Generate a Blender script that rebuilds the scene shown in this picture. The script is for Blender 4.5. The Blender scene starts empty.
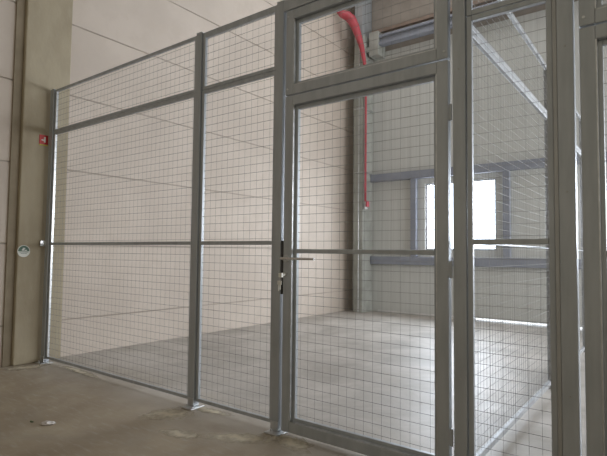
import bpy, bmesh, math, random
from mathutils import Vector, Matrix
random.seed(7)
PI = math.pi
COL = bpy.context.scene.collection
D, W, B, S = 2.576, -5.528, 9.12, -0.903      # front fence plane, long wall, back wall, side fence plane

# ------------------------------------------------------------------ materials
def new_mat(name):
    m = bpy.data.materials.new(name); m.use_nodes = True
    nt = m.node_tree
    return m, nt, nt.nodes['Principled BSDF']
def noise_mat(name, c1, c2, scale=3, rough=.8, metal=0, bump=0, bscale=40, c3=None, stretch=(1, 1, 1), spec=.5, detail=6, rlo=.4, rhi=.6, space='Object'):
    m, nt, b = new_mat(name)
    N, Lk = nt.nodes, nt.links
    tc = N.new('ShaderNodeTexCoord'); mp = N.new('ShaderNodeMapping'); mp.inputs['Scale'].default_value = stretch
    Lk.new(tc.outputs[space], mp.inputs[0])
    nz = N.new('ShaderNodeTexNoise'); nz.inputs['Scale'].default_value = scale; nz.inputs['Detail'].default_value = detail
    Lk.new(mp.outputs[0], nz.inputs['Vector'])
    r = N.new('ShaderNodeValToRGB'); r.color_ramp.elements[0].position = rlo; r.color_ramp.elements[1].position = rhi
    r.color_ramp.elements[0].color = (*c1, 1); r.color_ramp.elements[1].color = (*c2, 1)
    Lk.new(nz.outputs['Fac'], r.inputs[0])
    out = r.outputs[0]
    if c3:
        nz2 = N.new('ShaderNodeTexNoise'); nz2.inputs['Scale'].default_value = scale * 4.3; nz2.inputs['Detail'].default_value = 8
        Lk.new(mp.outputs[0], nz2.inputs['Vector'])
        r2 = N.new('ShaderNodeValToRGB'); r2.color_ramp.elements[0].position = .5; r2.color_ramp.elements[1].position = .72
        Lk.new(nz2.outputs['Fac'], r2.inputs[0])
        mx = N.new('ShaderNodeMix'); mx.data_type = 'RGBA'
        Lk.new(r2.outputs[0], mx.inputs[0]); Lk.new(out, mx.inputs[6]); mx.inputs[7].default_value = (*c3, 1)
        out = mx.outputs[2]
    Lk.new(out, b.inputs['Base Color'])
    b.inputs['Roughness'].default_value = rough; b.inputs['Metallic'].default_value = metal
    b.inputs['Specular IOR Level'].default_value = spec
    if bump:
        n3 = N.new('ShaderNodeTexNoise'); n3.inputs['Scale'].default_value = bscale; n3.inputs['Detail'].default_value = 4
        Lk.new(mp.outputs[0], n3.inputs['Vector'])
        bp = N.new('ShaderNodeBump'); bp.inputs['Strength'].default_value = bump; bp.inputs['Distance'].default_value = .01
        Lk.new(n3.outputs['Fac'], bp.inputs['Height']); Lk.new(bp.outputs[0], b.inputs['Normal'])
    return m
def floor_mat():
    m, nt, b = new_mat('trowelled_concrete')
    N, Lk = nt.nodes, nt.links
    tc = N.new('ShaderNodeTexCoord')
    def nz(scale, det, rough=.55, dist=0, st=None):
        n = N.new('ShaderNodeTexNoise'); n.inputs['Scale'].default_value = scale; n.inputs['Detail'].default_value = det
        n.inputs['Roughness'].default_value = rough; n.inputs['Distortion'].default_value = dist
        if st:
            mp = N.new('ShaderNodeMapping'); mp.inputs['Scale'].default_value = st; mp.inputs['Rotation'].default_value = (0, 0, .5)
            Lk.new(tc.outputs['Object'], mp.inputs[0]); Lk.new(mp.outputs[0], n.inputs['Vector'])
        else: Lk.new(tc.outputs['Object'], n.inputs['Vector'])
        return n.outputs['Fac']
    def ramp(s, a, bb, ca=(0, 0, 0), cb=(1, 1, 1)):
        r = N.new('ShaderNodeValToRGB'); r.color_ramp.elements[0].position = a; r.color_ramp.elements[1].position = bb
        r.color_ramp.elements[0].color = (*ca, 1); r.color_ramp.elements[1].color = (*cb, 1); Lk.new(s, r.inputs[0]); return r.outputs[0]
    def mix(f, a, bb, mode='MIX'):
        x = N.new('ShaderNodeMix'); x.data_type = 'RGBA'; x.blend_type = mode
        for s, i in ((f, 0), (a, 6), (bb, 7)):
            if isinstance(s, (tuple, float, int)): x.inputs[i].default_value = (*s, 1) if isinstance(s, tuple) else s
            else: Lk.new(s, x.inputs[i])
        return x.outputs[2]
    base = ramp(nz(1.3, 7, .6, .6), .35, .66, FC[0], FC[1])
    # brown dust on the corridor side (y < D), with its weaker light painted in
    sp = N.new('ShaderNodeSeparateXYZ'); Lk.new(tc.outputs['Object'], sp.inputs[0])
    ma = N.new('ShaderNodeMath'); ma.operation = 'MULTIPLY_ADD'; ma.inputs[1].default_value = -1.1; ma.inputs[2].default_value = 2.95
    Lk.new(sp.outputs['Y'], ma.inputs[0])
    n2 = nz(1.1, 5, .6, 1)
    ad = N.new('ShaderNodeMath'); ad.operation = 'ADD'; Lk.new(ma.outputs[0], ad.inputs[0]); Lk.new(n2, ad.inputs[1])
    cl = N.new('ShaderNodeMath'); cl.operation = 'SUBTRACT'; cl.inputs[1].default_value = .1; cl.use_clamp = True; Lk.new(ad.outputs[0], cl.inputs[0])
    dust = ramp(nz(2.6, 6, .6, .4), .35, .7, FC[2], FC[3])
    c = mix(cl.outputs[0], base, dust)
    c = mix(ramp(nz(7, 8, .65, 0, (1, 4, 1)), .52, .75, (0, 0, 0), (.55, .55, .55)), c, FC[4])
    c = mix(ramp(nz(.9, 4, .5, 1.5), .55, .75, (0, 0, 0), (.5, .5, .5)), c, FC[5])
    Lk.new(c, b.inputs['Base Color'])
    rr = N.new('ShaderNodeMapRange'); rr.inputs[3].default_value = .38; rr.inputs[4].default_value = .62
    Lk.new(nz(3, 5), rr.inputs[0]); Lk.new(rr.outputs[0], b.inputs['Roughness'])
    bp = N.new('ShaderNodeBump'); bp.inputs['Strength'].default_value = .12; bp.inputs['Distance'].default_value = .01
    Lk.new(nz(30, 6), bp.inputs['Height']); Lk.new(bp.outputs[0], b.inputs['Normal'])
    return m
FC = [(.32, .295, .265), (.51, .475, .435), (.26, .205, .14), (.36, .30, .215), (.44, .41, .36), (.27, .24, .19)]
M = {}
M['floor'] = floor_mat()
M['panel'] = noise_mat('precast_panel', (.53, .462, .40), (.585, .512, .445), 1.2, .85, bump=.05, c3=(.545, .472, .405))
M['joint'] = noise_mat('joint_sealant', (.40, .35, .30), (.45, .395, .34), 6, .9)
M['sidebrown'] = noise_mat('pillar_side_brown', (.24, .2, .14), (.30, .25, .18), 3, .9)
M['pillar'] = noise_mat('cast_concrete', (.34, .29, .205), (.42, .365, .265), 2.2, .85, bump=.15, c3=(.38, .33, .24), stretch=(1, 1, .5))
M['back'] = noise_mat('sandwich_panel', (.52, .53, .51), (.56, .57, .55), 2, .6, bump=.02, stretch=(12, 12, .3))
M['girt'] = noise_mat('blue_grey_rail_paint', (.23, .25, .30), (.27, .29, .34), 4, .5)
M['column'] = noise_mat('corner_column_concrete', (.32, .33, .30), (.40, .41, .38), 3, .8, bump=.1)
M['deck'] = noise_mat('upper_wall_brown', (.27, .24, .21), (.32, .285, .25), 3, .8)
M['purlin'] = noise_mat('rust_brown_primer', (.24, .18, .145), (.29, .22, .18), 5, .7)
M['steel'] = noise_mat('grey_coated_steel', (.37, .395, .42), (.425, .45, .475), 5, .38, metal=.3, bump=.03, bscale=90, stretch=(3, 3, .5))
M['strip'] = noise_mat('strip_and_bolt_grey', (.36, .365, .365), (.40, .405, .405), 5, .4, metal=.4)
M['dullzinc'] = noise_mat('dull_galvanised_steel', (.33, .34, .35), (.42, .43, .44), 14, .5, metal=.5, bump=.05, bscale=60)
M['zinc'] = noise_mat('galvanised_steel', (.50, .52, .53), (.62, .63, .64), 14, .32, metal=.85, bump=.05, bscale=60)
M['wire'] = noise_mat('galvanised_wire', (.22, .22, .21), (.28, .28, .27), 20, .6, metal=.15)
M['chrome'] = noise_mat('polished_metal', (.7, .7, .7), (.78, .78, .78), 20, .2, metal=.9)
M['keymetal'] = noise_mat('nickel_plate', (.72, .72, .68), (.8, .8, .76), 20, .35, metal=.15)
M['dark'] = noise_mat('dark_plastic', (.03, .03, .03), (.05, .05, .05), 10, .5)
M['red'] = noise_mat('red_pipe_paint', (.44, .065, .085), (.50, .085, .11), 5, .45)
M['signred'] = noise_mat('red_sign_face', (.42, .012, .012), (.48, .016, .016), 5, .4)
M['signgreen'] = noise_mat('green_sign_face', (.015, .07, .03), (.02, .09, .04), 5, .4)
M['white'] = noise_mat('white_sign_face', (.62, .63, .58), (.68, .69, .64), 5, .5)
M['yellow'] = noise_mat('yellow_strip', (.45, .38, .03), (.5, .42, .04), 5, .5)
M['frame'] = noise_mat('window_frame_coating', (.40, .42, .46), (.45, .47, .51), 5, .4)
def dust_mat():
    m, nt, b = new_mat('pale_drilling_dust'); N, Lk = nt.nodes, nt.links
    b.inputs['Base Color'].default_value = (.52, .46, .35, 1); b.inputs['Roughness'].default_value = .95
    tc = N.new('ShaderNodeTexCoord'); mp = N.new('ShaderNodeMapping'); mp.inputs['Location'].default_value = (-1, -1, 0); mp.inputs['Scale'].default_value = (2, 2, 0)
    Lk.new(tc.outputs['Generated'], mp.inputs[0])
    ln = N.new('ShaderNodeVectorMath'); ln.operation = 'LENGTH'; Lk.new(mp.outputs[0], ln.inputs[0])
    nz = N.new('ShaderNodeTexNoise'); nz.inputs['Scale'].default_value = 16; nz.inputs['Detail'].default_value = 6; Lk.new(tc.outputs['Object'], nz.inputs['Vector'])
    a = N.new('ShaderNodeMath'); a.operation = 'MULTIPLY_ADD'; a.inputs[1].default_value = 1.9; Lk.new(nz.outputs['Fac'], a.inputs[0]); a.inputs[2].default_value = .15
    c = N.new('ShaderNodeMath'); c.operation = 'SUBTRACT'; c.use_clamp = True; Lk.new(a.outputs[0], c.inputs[0]); Lk.new(ln.outputs['Value'], c.inputs[1])
    Lk.new(c.outputs[0], b.inputs['Alpha']); return m
M['dust'] = dust_mat()
M['paper'] = noise_mat('scrap_paper', (.45, .41, .38), (.66, .62, .60), 25, .7)
M['leaf'] = noise_mat('dry_leaf', (.06, .09, .03), (.09, .12, .05), 25, .8)
M['skirt'] = noise_mat('pale_base_flashing', (.62, .63, .62), (.7, .7, .69), 5, .35, metal=.4)
def glass():
    m, nt, b = new_mat('window_glass'); N, Lk = nt.nodes, nt.links
    N.remove(b); o = N['Material Output']
    t = N.new('ShaderNodeBsdfTransparent'); g = N.new('ShaderNodeBsdfGlossy'); g.inputs['Roughness'].default_value = .03
    t.inputs[0].default_value = (.95, .97, 1, 1)
    x = N.new('ShaderNodeMixShader'); x.inputs[0].default_value = .06
    Lk.new(t.outputs[0], x.inputs[1]); Lk.new(g.outputs[0], x.inputs[2]); Lk.new(x.outputs[0], o.inputs[0]); return m
M['glass'] = glass()

# ------------------------------------------------------------------ helpers
def box(bm, x0, x1, y0, y1, z0, z1):
    v = [bm.verts.new((x, y, z)) for x in (x0, x1) for y in (y0, y1) for z in (z0, z1)]
    for f in ((0, 1, 3, 2), (4, 6, 7, 5), (0, 4, 5, 1), (2, 3, 7, 6), (0, 2, 6, 4), (1, 5, 7, 3)):
        bm.faces.new([v[i] for i in f])
def bar(bm, a, b, r, n=6, ra=None):
    a, b = Vector(a), Vector(b); d = (b - a).normalized()
    s = d.orthogonal().normalized(); t = d.cross(s); rr = [r, r if ra is None else ra]
    rings = [[bm.verts.new(p + s * math.cos(2 * PI * (k + .5) / n) * q + t * math.sin(2 * PI * (k + .5) / n) * q) for k in range(n)] for p, q in ((a, rr[0]), (b, rr[1]))]
    for k in range(n): bm.faces.new((rings[0][k], rings[0][(k + 1) % n], rings[1][(k + 1) % n], rings[1][k]))
    bm.faces.new(rings[0][::-1]); bm.faces.new(rings[1])
def tube(bm, pts, rads, n=12):
    pts = [Vector(p) for p in pts]; rings = []; s = None
    for i, p in enumerate(pts):
        d = (pts[min(i + 1, len(pts) - 1)] - pts[max(i - 1, 0)]).normalized()
        s = d.orthogonal().normalized() if s is None else (s - d * s.dot(d)).normalized()
        t = d.cross(s)
        rings.append([bm.verts.new(p + (s * math.cos(2 * PI * k / n) + t * math.sin(2 * PI * k / n)) * rads[i]) for k in range(n)])
    for a, b in zip(rings, rings[1:]):
        for k in range(n): bm.faces.new((a[k], a[(k + 1) % n], b[(k + 1) % n], b[k]))
    bm.faces.new(rings[0][::-1]); bm.faces.new(rings[-1])
def obj(name, bm, mat, parent=None, bevel=0, smooth=False):
    bmesh.ops.recalc_face_normals(bm, faces=bm.faces)
    me = bpy.data.meshes.new(name); bm.to_mesh(me); bm.free()
    me.materials.append(M[mat])
    if smooth:
        for p in me.polygons: p.use_smooth = True
    o = bpy.data.objects.new(name, me); COL.objects.link(o)
    if parent: o.parent = parent
    if bevel:
        m = o.modifiers.new('edge', 'BEVEL'); m.width = bevel; m.segments = 2; m.limit_method = 'ANGLE'
    return o
def boxes(name, bl, mat, parent=None, bevel=0):
    bm = bmesh.new()
    for b in bl: box(bm, *b)
    return obj(name, bm, mat, parent, bevel)
def tag(o, label=None, cat=None, group=None, kind=None):
    if label: o['label'] = label
    if cat: o['category'] = cat
    if group: o['group'] = group
    if kind: o['kind'] = kind
    return o
def thing(name, label, cat, loc, group=None, rz=0):
    o = bpy.data.objects.new(name, None); COL.objects.link(o); o.location = loc; o.rotation_euler = (0, 0, rz)
    o.empty_display_size = .1
    return tag(o, label, cat, group)
def struct(o): o['kind'] = 'structure'; return o

# ------------------------------------------------------------------ setting
struct(boxes('floor', [(-6.2, 9, -7, 15, -.2, 0)], 'floor'))
zj = [-.44, .412, 1.262, 2.118, 2.985, 3.82, 4.68, 5.53, 6.38, 7.3]
bm = bmesh.new(); g = .008
for a, b in zip(zj, zj[1:]): box(bm, W - .2, W, -7, B + .3, max(a + g, 0), b - g)
wl = struct(obj('wall_left', bm, 'panel', bevel=.003))
boxes('joint_seal', [(W - .15, W - .012, -7, B + .3, 0, 7.3)], 'joint', wl)
# back wall with window openings
XR = 3.4
wins = [(-3.876, -2.52), (.7, 2.05)]  # second window is added, out of view, to bring light into the bay
WZ0, WZ1 = 1.275, 2.59
bl = []; xs = W
for a, b in wins:
    bl += [(xs, a, B, B + .16, 0, 5.45), (a, b, B, B + .16, 0, WZ0), (a, b, B, B + .16, WZ1, 5.45)]; xs = b
bl.append((xs, XR, B, B + .16, 0, 5.45))
# a slit of daylight shows under the wall sheets right of the window
G = .05; out = []
for q in bl:
    if q[4] == 0 and q[1] > -2.95:
        if q[0] < -2.95: out += [(q[0], -2.95, *q[2:]), (-2.95, q[1], q[2], q[3], G, q[5])]
        else: out.append((q[0], q[1], q[2], q[3], G, q[5]))
    else: out.append(q)
bl = out
wb = struct(boxes('wall_back', bl, 'back'))
boxes('upper_wall', [(W, XR + .1, B + .02, B + .2, 5.45, 7.3)], 'deck', wb)
for i, (a, b) in enumerate(wins):
    f = .035
    w = struct(boxes('window_%d' % (i + 1), [(a, a + f, B + .03, B + .11, WZ0, WZ1), (b - f, b, B + .03, B + .11, WZ0, WZ1),
        (a + f, b - f, B + .03, B + .11, WZ0, WZ0 + f), (a + f, b - f, B + .03, B + .11, WZ1 - f, WZ1)], 'frame', bevel=.004))
    boxes('pane', [(a + f, b - f, B + .065, B + .071, WZ0 + f, WZ1 - f)], 'glass', w)
# steel rails and window posts on the back wall
struct(boxes('trim_1', [(-5.04, XR, B - .1, B, 2.69, 2.85)], 'girt', bevel=.005))
struct(boxes('trim_2', [(-5.04, XR, B - .1, B, .985, 1.145)], 'girt', bevel=.005))
n = 3
for x in (-4.145, -2.39, .3, 2.27):
    struct(boxes('trim_%d' % n, [(x, x + .115, B - .09, B, 1.146, 2.689)], 'girt', bevel=.005)); n += 1
struct(boxes('baseboard_back', [(-4.9, -2.95, B - .025, B, 0, .045)], 'skirt'))
struct(boxes('ceiling', [(-6.2, -4.45, -1.5, 9.4, 7.3, 7.45), (-1.95, 9, -1.5, 9.4, 7.3, 7.45), (-4.45, -1.95, -1.5, 5.5, 7.3, 7.45), (-4.45, -1.95, 8.8, 9.4, 7.3, 7.45)], 'deck'))  # the opening left in the roof is added, for the roof lamp
# added right wall, unseen, with two made-up windows to light the long wall
added_wins = [(4.6, 6.3), (6.9, 8.6)]
bl = []; ys = 3.2
for a, b in added_wins:
    bl += [(XR, XR + .16, ys, a, 0, 7.3), (XR, XR + .16, a, b, 0, 1.275), (XR, XR + .16, a, b, 3.0, 7.3)]; ys = b
bl.append((XR, XR + .16, ys, B, 0, 7.3))
struct(boxes('added_wall_right', bl, 'back'))
for i, (a, b) in enumerate(added_wins):  # added windows, unseen, in front of the side lamps
    f = .035
    w = struct(boxes('window_%d' % (i + 3), [(XR + .03, XR + .11, a, a + f, 1.275, 3.0), (XR + .03, XR + .11, b - f, b, 1.275, 3.0),
        (XR + .03, XR + .11, a + f, b - f, 1.275, 1.31), (XR + .03, XR + .11, a + f, b - f, 2.965, 3.0)], 'frame', bevel=.004))
    boxes('pane', [(XR + .065, XR + .071, a + f, b - f, 1.31, 2.965)], 'glass', w)
# upper structure seen through the transom
tag(boxes('eave_beam', [(-4.76, XR, B - .28, B - .12, 5.5, 5.56), (-4.76, XR, B - .23, B - .17, 5.56, 5.66), (-4.76, XR, B - .28, B - .12, 5.66, 5.71)], 'girt', bevel=.004), 'blue-grey steel beam running high along the back wall', 'beam')
tag(boxes('wall_purlin', [(-5.04, XR, B - .08, B + .02, 5.86, 5.93)], 'purlin'), 'rust-brown steel purlin above the blue-grey eave beam', 'purlin')
tag(boxes('steel_bracket', [(-4.98, -4.76, B - .3, B + .02, 5.30, 5.80), (-5.05, -4.98, B - .3, B, 5.4, 5.5)], 'column', bevel=.01), 'pale grey bracket block beside the top of the corner column', 'bracket')
# ------------------------------------------------------------------ corner column, conduit, red pipe
cc = thing('corner_column', 'grey concrete column in the far corner behind the red pipe', 'column', (-5.16, 8.92, 0))
bm = bmesh.new(); box(bm, -.11, .11, -.2, .2, 0, 5.75); obj('shaft', bm, 'column', cc, bevel=.012)
bm = bmesh.new(); box(bm, -.10, .08, -.2, .2, 5.75, 7.3); tag(obj('upper_post', bm, 'steel', cc), 'dark steel post above the concrete')
bm = bmesh.new(); bar(bm, (-5.13, 8.69, 0), (-5.13, 8.69, 5.7), .010, 8)
cd = obj('conduit', bm, 'zinc'); tag(cd, 'thin grey conduit running up the corner column beside the red pipe', 'conduit')
rp = thing('red_pipe', 'red downpipe on the corner column, bent and wider at the top', 'pipe', (-5.0, 8.75, 2.1))
def P(x, y, z): return (x + 5.0, y - 8.75, z - 2.1)
pts = [(-4.99, 8.72, 2.25), (-4.99, 8.72, 4.6), (-4.99, 8.70, 5.0), (-5.0, 8.66, 5.2), (-5.03, 8.61, 5.45), (-5.07, 8.53, 5.68), (-5.11, 8.47, 5.85), (-5.16, 8.42, 5.98), (-5.23, 8.36, 6.06), (-5.30, 8.27, 6.08), (-5.36, 8.2, 6.12)]
rad = [.024, .024, .028, .040, .055, .072, .088, .098, .095, .075, .035]
bm = bmesh.new(); tube(bm, [P(*q) for q in pts], rad, 14); obj('pipe_run', bm, 'red', rp, smooth=True)
bm = bmesh.new(); bar(bm, P(-4.99, 8.72, 2.12), P(-4.99, 8.72, 2.26), .036, 12); bar(bm, P(-4.99, 8.72, 2.10), P(-4.99, 8.72, 2.125), .048, 12)
obj('valve', bm, 'zinc', rp, smooth=False)
bm = bmesh.new(); bar(bm, P(-4.96, 8.71, 2.19), P(-4.90, 8.66, 2.2), .012, 8); box(bm, *[c for q in ((.085, .115), (-.14, -.06), (.04, .16)) for c in q])
tag(obj('valve_handle', bm, 'red', rp), 'small red valve handle')
for z in (2.86, 4.2):
    boxes('clamp', [(-.11, .125, -.215, -.202, z - .012, z + .012), (.112, .125, -.202, .2, z - .012, z + .012)], 'zinc', cc)
# ------------------------------------------------------------------ pillar and its signs
PX = -5.462
pl = thing('concrete_pillar', 'broad concrete pillar standing against the long wall where the fence ends', 'pillar', (PX, 2.58, 0))
bm = bmesh.new(); box(bm, W - PX, 0, 2.31 - 2.58, 2.805 - 2.58, 0, 7.3); obj('shaft', bm, 'pillar', pl, bevel=.012)
bm = bmesh.new(); box(bm, W - PX, W - PX + .022, 2.225 - 2.58, 2.31 - 2.58, 0, 7.3); tag(obj('side_strip', bm, 'sidebrown', pl), 'dark brown strip at the pillar side')  # thin strip simply coloured darker brown than the pillar

es = thing('round_sign', 'small round green and white sign on the concrete pillar', 'sign', (PX + .001, 2.368, 1.185))
bm = bmesh.new(); bar(bm, (0, 0, 0), (.004, 0, 0), .063, 40); obj('disc', bm, 'white', es)
bm = bmesh.new()   # green upper half
vs = [bm.verts.new((.0055, math.cos(a) * .056, math.sin(a) * .056)) for a in [PI * k / 20 for k in range(21)]]
bm.faces.new(vs); r = bmesh.ops.extrude_face_region(bm, geom=bm.faces[:]); bmesh.ops.translate(bm, verts=[v for v in r['geom'] if isinstance(v, bmesh.types.BMVert)], vec=(-.001, 0, 0))
obj('green_half', bm, 'signgreen', es)
bm = bmesh.new(); box(bm, .0056, .0065, -.012, .012, .022, .034); box(bm, .0056, .0065, -.02, .004, .006, .022); box(bm, .0056, .0065, .008, .03, .004, .014)
obj('pictogram', bm, 'white', es)
bm = bmesh.new(); box(bm, .0042, .0052, -.045, .045, -.012, -.006); box(bm, .0042, .0052, -.03, .03, -.026, -.022)
obj('dark_stripe', bm, 'signgreen', es)
fs = thing('red_sign', 'small red and white sign on the pillar beside the end post', 'sign', (PX + .001, 2.525, 2.40))
bm = bmesh.new(); box(bm, 0, .006, -.042, .05, -.05, .05); obj('plate', bm, 'signred', fs)
bm = bmesh.new(); box(bm, .0062, .0075, .004, .022, -.03, .03); box(bm, .0062, .0075, -.02, .004, -.012, 0.0); obj('pictogram', bm, 'white', fs)
bm = bmesh.new(); box(bm, 0, .006, -.042, .05, -.066, -.054); obj('yellow_strip', bm, 'yellow', fs)

# ------------------------------------------------------------------ fence system
YB = D            # front of posts
def post(label, x, y, wid=.06, dep=.055, h=2.955, plate=True, lip=None):
    t = thing('steel_post', label, 'post', (x, y, 0), 'upright posts of the mesh fence')
    w2 = wid / 2
    boxes('shaft', [(-w2, w2, 0, dep, .008, h)], 'steel', t, bevel=.004)
    boxes('cap', [(-w2 - .001, w2 + .001, -.001, dep + .001, h, h + .006)], 'zinc', t, bevel=.002)
    if lip: tag(boxes('edge_strip', [(lip[0] - x, lip[1] - x, .004, .03, .02, h - .01)], 'strip', t, bevel=.002), 'grey strip along the post edge')  # separate strip in a plain grey of its own
    if plate:
        pb = boxes('base_plate', [(-w2 - .012, w2 + .045, -.06, dep + .02, 0, .008)], 'zinc', t, bevel=.002)
        boxes('foot_bracket', [(-w2 - .002, w2 + .002, -.006, -.001, .008, .07)], 'zinc', t, bevel=.001)
        bm = bmesh.new(); bar(bm, (0, -.035, .008), (0, -.035, .03), .008, 6); bar(bm, (0, -.035, .008), (0, -.035, .012), .014, 12); obj('anchor_bolt', bm, 'zinc', pb)
    for z in (.55, 1.5, 2.2, 2.7):
        bm = bmesh.new(); bar(bm, (0, -.003, z), (0, 0.002, z), .005, 8); obj('bolt', bm, 'strip', t)
    return t
def wires(bm, x0, x1, z0, z1, y, p=.06, r=.0012, zo=0, xo=.03, rv=.00075):
    x = x0 + xo
    while x < x1: bar(bm, (x, y, z0), (x, y, z1), rv, 5); x += p
    z = z0 + .035 + zo
    while z < z1: bar(bm, (x0, y - 2 * r, z), (x1, y - 2 * r, z), r, 5); z += p
def flat_panel(label, x0, x1, z0, z1, mid=None, fw=.028, loc=None, rz=0, top=.028, bot=.028, matname='steel', yo=.014):
    """a mesh panel: frame tubes, wire mesh, optional middle rail"""
    L = x1 - x0
    t = thing('mesh_panel', label, 'mesh panel', (x0, D + yo, z0) if loc is None else loc, 'wire mesh panels of the fence', rz)
    H = z1 - z0
    boxes('side_tube', [(0, fw, 0, .026, 0, H)], 'zinc' if x0 < -5 else matname, t, bevel=.003); boxes('side_tube', [(L - fw, L, 0, .026, 0, H)], matname, t, bevel=.003)  # left-end tube in brighter zinc paints in the light on its inner face
    boxes('bottom_tube', [(fw, L - fw, 0, .026, 0, bot)], matname, t, bevel=.003); boxes('top_tube', [(fw, L - fw, 0, .026, H - top, H)], matname, t, bevel=.003)
    if mid: boxes('middle_rail', [(fw, L - fw, -.003 if not rz else .012, .026, mid - z0 - (.014 if not rz else .007), mid - z0 + (.014 if not rz else .007))], 'steel', t, bevel=.003)
    bm = bmesh.new(); wires(bm, fw - .01, L - fw + .01, bot - .01, H - top + .01, .015)
    obj('wire_mesh', bm, 'wire', t)
    return t
# posts
lp = post('end post of the fence fixed against the concrete pillar', -5.405, D, wid=.07)
boxes('wall_bracket', [(-.055, -.03, -.05, .03, 1.24, 1.30), (-.055, .0, -.012, -.002, 1.25, 1.29)], 'zinc', lp, bevel=.002)
post('slim post between the widest panel and the narrow panel left of the door', -3.01, D)
post('post beside the door handle, between the narrow panel and the door', -2.162, D, wid=.062)
post('corner post on the hinge side of the keyed door', -.903, D, wid=.069)
post('post between the narrow right panel and the second door', -.3915, D, wid=.071, lip=(-.4462, -.4275))
# panels
LB, UB = (.045, 2.481), (2.484, 2.952)
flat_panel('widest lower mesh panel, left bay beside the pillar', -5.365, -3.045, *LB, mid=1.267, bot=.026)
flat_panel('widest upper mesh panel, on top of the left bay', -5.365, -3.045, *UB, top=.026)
flat_panel('narrow lower mesh panel between slim post and handle-side post', -2.975, -2.196, *LB, mid=1.267, bot=.026)
flat_panel('narrow upper mesh panel left of the door transom', -2.975, -2.196, *UB, top=.045)
flat_panel('narrow lower mesh panel right of the door, by the fence corner', -.865, -.447, *LB, mid=1.267)
flat_panel('narrow upper mesh panel right of the door transom', -.865, -.447, *UB, top=.045)

# door leaf + transom
def framed(t, L, H, o=.065, i=.027, mid=None, matname='steel'):
    boxes('stile', [(0, o, 0, .045, 0, H)], matname, t, bevel=.004); boxes('stile', [(L - o, L, 0, .045, 0, H)], matname, t, bevel=.004)
    boxes('bottom_rail', [(o, L - o, .001, .045, 0, o)], matname, t, bevel=.004); boxes('top_rail', [(o, L - o, .001, .045, H - o, H)], matname, t, bevel=.004)
    y0, y1, e = .03, .058, .001
    boxes('inner_frame', [(o + e, o + i, y0, y1, o + e, H - o - e), (L - o - i, L - o - e, y0, y1, o + e, H - o - e),
                          (o + i, L - o - i, y0, y1, o + e, o + i), (o + i, L - o - i, y0, y1, H - o - i, H - o - e)], 'zinc' if matname == 'z' else 'steel', t, bevel=.003)
    boxes('bright_bead', [(o - .001, o + .006, .004, .029, o, H - o), (L - o - .006, L - o + .001, .004, .029, o, H - o), (o, L - o, .004, .029, o - .001, o + .005)], 'zinc', t)
    if mid: boxes('middle_rail', [(o + i, L - o - i, .028, .056, mid - .014, mid + .014)], matname, t, bevel=.003)
    bm = bmesh.new(); wires(bm, o + i - .01, L - o - i + .01, o + i - .01, H - o - i + .01, .045, xo=.04); obj('wire_mesh', bm, 'wire', t)
def door(label, x0, x1, keyed):
    t = thing('mesh_door', label, 'door', (x0, D, .02)); L, H = x1 - x0, 2.247
    framed(t, L, H, mid=1.19)
    for z in (.22, 1.1, 1.95):
        h = bmesh.new(); bar(h, (L + .012, .004, z - .045), (L + .012, .004, z + .045), .0095, 10); box(h, L - .002, L + .012, .0, .005, z - .035, z + .035)
        obj('hinge', h, 'steel', t)
    if keyed:
        boxes('lock_plate', [(-.015, .0, -.003, .03, .90, 1.26)], 'dark', t)
        hd = bmesh.new(); bar(hd, (.028, .0, 1.141), (.028, -.06, 1.141), .009, 10); bar(hd, (.03, -.058, 1.141), (.302, -.062, 1.141), .0095, 12, .0075)
        lv = obj('lever_handle', hd, 'chrome', t)
        bm = bmesh.new(); bar(bm, (.028, .001, 1.141), (.028, -.008, 1.141), .024, 20); obj('rose', bm, 'zinc', lv)
        bm = bmesh.new(); bar(bm, (.018, 0, 1.035), (.018, -.02, 1.035), .012, 14); tag(obj('lock_cylinder', bm, 'keymetal', t), 'bright key cylinder')
        bm = bmesh.new(); bar(bm, (.036, 0, 1.04), (.036, -.01, 1.04), .005, 8); obj('screw', bm, 'chrome', t)
    return t
def transom(label, x0, x1):
    t = thing('transom_panel', label, 'mesh panel', (x0, D, 2.275)); framed(t, x1 - x0, .592)
    for x in (.02, x1 - x0 - .02):
        for z in (.04, .55):
            bm = bmesh.new(); bar(bm, (x, -.004, z), (x, .001, z), .007, 8); obj('bolt', bm, 'zinc', t)
    for x in (.02, x1 - x0 - .02):
        bm = bmesh.new(); box(bm, x - .018, x + .018, -.003, 0, -.04, -.01 + .04)
        bm.free()
    return t
door('grey mesh door with lever handle and keys, the one seen whole', -2.107, -.963, True)
transom('mesh transom panel above the door with keys', -2.107, -.963)
door('second mesh door cut off by the right edge of the photo', -.331, .8, False)
transom('mesh transom panel above the second door at the right edge', -.331, .8)
tag(boxes('header_beam', [(-2.129, -.94, D - .002, D + .05, 2.872, 2.955)], 'steel', bevel=.004), 'steel head beam across the top of the keyed door bay', 'beam')
tag(boxes('header_beam', [(-.355, .83, D - .002, D + .05, 2.872, 2.955)], 'steel', bevel=.004), 'steel head beam over the second door at the right edge', 'beam')
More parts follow.
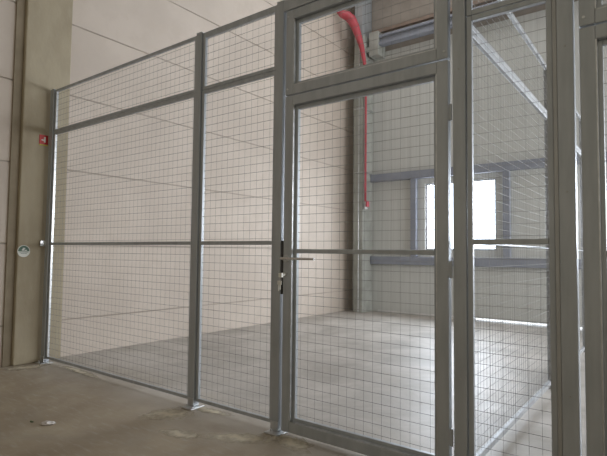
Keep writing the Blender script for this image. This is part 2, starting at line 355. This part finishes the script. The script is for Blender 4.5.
# keys hanging in the lock
kr = thing('key_ring', 'bunch of shiny keys hanging from the door lock', 'keys', (-2.082, D - .021, 1.050))
bm = bmesh.new(); box(bm, -.013, .013, -.022, 0, -.002, .002); box(bm, -.014, .014, -.04, -.022, -.014, .014); obj('key', bm, 'keymetal', kr, bevel=.001)
rb = bmesh.new()
R0 = .016
tube(rb, [(math.cos(a) * .003, -.034 - .004 * math.sin(a), -.024 + math.sin(a) * R0) if 0 else (math.sin(a) * R0 * .5, -.036, -.026 + math.cos(a) * R0) for a in [2 * PI * k / 16 for k in range(17)]], [.0015] * 17, 6)
obj('ring', rb, 'chrome', kr)
for k, (dx, l) in enumerate(((-.01, .065), (.006, .055))):
    bm = bmesh.new(); box(bm, dx - .011, dx + .011, -.041 - .004 * k, -.037 - .004 * k, -.062, -.036); box(bm, dx - .004, dx + .004, -.041 - .004 * k, -.038 - .004 * k, -.04 - l, -.06)
    obj('key', bm, 'keymetal', kr, bevel=.001)

# side fence running back from the corner post (local x of each panel -> world +y)
def side_panel(label, y0, y1, z0, z1, mid=None):
    return flat_panel(label, 0, y1 - y0, z0, z1, mid, loc=(S + .013, y0, z0), rz=PI / 2, matname='dullzinc', bot=.035, top=.035)
Y2, Y3 = 4.95, 7.1
side_panel('galvanised lower mesh panel of the side fence, bay nearest the corner post', D + .06, Y2 - .004, *LB, mid=1.267)
side_panel('galvanised upper mesh panel of the side fence, bay nearest the corner post', D + .06, Y2 - .004, *UB)
side_panel('galvanised lower mesh panel of the side fence, far bay near the back wall', Y2 + .062, Y3, *LB, mid=1.267)
side_panel('galvanised upper mesh panel of the side fence, far bay near the back wall', Y2 + .062, Y3, *UB)
post('intermediate post in the side fence behind the right panel', S, Y2, plate=False)
post('rear post of the side fence nearest the back wall', S, Y3 + .004, plate=False)
post('post on the far side of the second door, past the right edge', .87, D, plate=False)

# ------------------------------------------------------------------ small things on the floor
def patch(name, label, cx, cy, rx, ry, rot, mat, h=.006, seed=0, cat='dust'):
    rnd = random.Random(seed); bm = bmesh.new(); n = 26; ks = []
    ph = [rnd.uniform(0, 6) for _ in range(4)]
    def f(a): return 1 + .22 * math.sin(2 * a + ph[0]) + .16 * math.sin(3 * a + ph[1]) + .1 * math.sin(5 * a + ph[2]) + .07 * math.sin(9 * a + ph[3])
    rings = []
    for s, z in ((1, .0006), (.8, h * .35), (.5, h * .8), (.2, h)):
        rings.append([bm.verts.new((rx * s * f(2 * PI * k / n) * math.cos(2 * PI * k / n), ry * s * f(2 * PI * k / n) * math.sin(2 * PI * k / n), z * rnd.uniform(.7, 1.1))) for k in range(n)])
    for a, b in zip(rings, rings[1:]):
        for k in range(n): bm.faces.new((a[k], a[(k + 1) % n], b[(k + 1) % n], b[k]))
    bm.faces.new(rings[-1])
    o = obj(name, bm, mat); o.location = (cx, cy, .0004); o.rotation_euler = (0, 0, rot)
    tag(o, label, cat, kind='stuff'); return o
DUST = [(-3.0, 2.37, .24, .13, .9), (-2.25, 2.36, .24, .11, .5), (-5.30, 2.37, .22, .11, 1.2), (-4.75, 2.62, .35, .06, -.03), (-2.86, 2.60, .2, .07, .1), (-1.95, 2.50, .2, .09, -.1), (-2.62, 2.16, .2, .06, .3)]
LBL = ['pale drilling dust spread by the foot of the slim post', 'pale drilling dust spread by the foot of the handle-side post', 'pale dust at the foot of the concrete pillar',
       'thin streak of pale dust under the widest panel', 'small smear of dust right of the slim post foot', 'small smear of dust under the keyed door', 'faint dust streak left of the handle-side post foot']
for i, (a, l) in enumerate(zip(DUST, LBL)): patch('drilling_dust', l, *a, 'dust', h=.0015, seed=i)
# crumpled scrap
rnd = random.Random(3); bm = bmesh.new()
bmesh.ops.create_icosphere(bm, subdivisions=2, radius=1)
for v in bm.verts:
    k = 1 + rnd.uniform(-.5, .35); v.co = Vector((v.co.x * .042 * k, v.co.y * .03 * (1.3 - .5 * rnd.random()) * k, max(0, .009 + v.co.z * .012 * k)))
o = obj('crumpled_paper', bm, 'paper'); o.location = (-3.47, 1.71, 0); o.rotation_euler = (0, 0, .5)
tag(o, 'small crumpled white scrap of paper lying on the floor', 'paper scrap')
bm = bmesh.new()
for s in range(8): pass
vs = [bm.verts.new((.022 * math.cos(a), .009 * math.sin(a), .002 + .003 * abs(math.cos(a)))) for a in [2 * PI * k / 12 for k in range(12)]]
bm.faces.new(vs); r = bmesh.ops.extrude_face_region(bm, geom=bm.faces[:]); bmesh.ops.translate(bm, verts=[v for v in r['geom'] if isinstance(v, bmesh.types.BMVert)], vec=(0, 0, .0015))
bm2 = bm; o = obj('leaf', bm2, 'leaf'); o.location = (-3.60, 1.66, -.001); tag(o, 'tiny dark green leaf on the floor left of the white scrap', 'leaf')

# ------------------------------------------------------------------ light
SKY_HALL = (.37, .335, .265); SKY_BACK = (4.0, 4.4, 4.9); WIN_POWER = 150; ADDED_ROOF_POWER = 45; ADDED_SIDE_POWER = 195
w = bpy.data.worlds.new('World'); bpy.context.scene.world = w; w.use_nodes = True
bg = w.node_tree.nodes['Background']; bg.inputs[1].default_value = 1.0
# overcast sky: much brighter on the side the back windows face, warmer and dimmer on the hall side
wn, wk = w.node_tree.nodes, w.node_tree.links
tcw = wn.new('ShaderNodeTexCoord'); sw = wn.new('ShaderNodeSeparateXYZ'); wk.new(tcw.outputs['Generated'], sw.inputs[0])
rw = wn.new('ShaderNodeMapRange'); rw.inputs[1].default_value = .15; rw.inputs[2].default_value = .5; wk.new(sw.outputs['Y'], rw.inputs[0])
mw = wn.new('ShaderNodeMix'); mw.data_type = 'RGBA'; wk.new(rw.outputs[0], mw.inputs[0])
mw.inputs[6].default_value = (*SKY_HALL, 1); mw.inputs[7].default_value = (*SKY_BACK, 1); wk.new(mw.outputs[2], bg.inputs[0])
def area(name, loc, target, sx, sy, power, col):
    l = bpy.data.lights.new(name, 'AREA'); l.shape = 'RECTANGLE'; l.size = sx; l.size_y = sy; l.energy = power; l.color = col
    o = bpy.data.objects.new(name, l); COL.objects.link(o); o.location = loc
    o.rotation_euler = (Vector(target) - Vector(loc)).to_track_quat('-Z', 'Y').to_euler(); return o
# lamps outside the back window, plus added ones for the unseen windows
for i, (a, b) in enumerate(wins):
    area('window_and_added_light', ((a + b) / 2, B + .35, 2.0), ((a + b) / 2, 0, 1.1), 1.4, 1.35, WIN_POWER, (.93, .97, 1))
for a, b in added_wins:
    area('window_and_added_light', (XR + .35, (a + b) / 2, 2.14), (0, (a + b) / 2, 1.6), 1.7, 1.7, ADDED_SIDE_POWER, (1, .97, .93))  # added lamp outside an unseen side window
# added lamp in a made-up roof opening, brightening the far wall and floor
area('added_roof_light', (-3.2, 7.15, 7.25), (-3.4, 7.1, 0), 2.4, 3.2, ADDED_ROOF_POWER, (.97, .98, 1))
s = bpy.context.scene
# ------------------------------------------------------------------ camera
f, yaw, pit, rol = 491.2472, .64476, .05043, .01103
fw = Vector((-math.sin(yaw) * math.cos(pit), math.cos(yaw) * math.cos(pit), math.sin(pit)))
r0 = Vector((math.cos(yaw), math.sin(yaw), 0)); u0 = r0.cross(fw)
r = math.cos(rol) * r0 + math.sin(rol) * u0; u = -math.sin(rol) * r0 + math.cos(rol) * u0
cam = bpy.data.cameras.new('camera'); co = bpy.data.objects.new('camera', cam); COL.objects.link(co)
cam.sensor_fit = 'HORIZONTAL'; cam.sensor_width = 36; cam.lens = f / 607 * 36; cam.clip_start = .05
m = Matrix((r, u, -fw)).transposed().to_4x4(); m.translation = Vector((0, 0, 1.2)); co.matrix_world = m
s.camera = co
s.view_settings.view_transform = 'Standard'; s.view_settings.look = 'None'; s.view_settings.gamma = 1; s.view_settings.exposure = 0
s.view_settings.use_curve_mapping = False
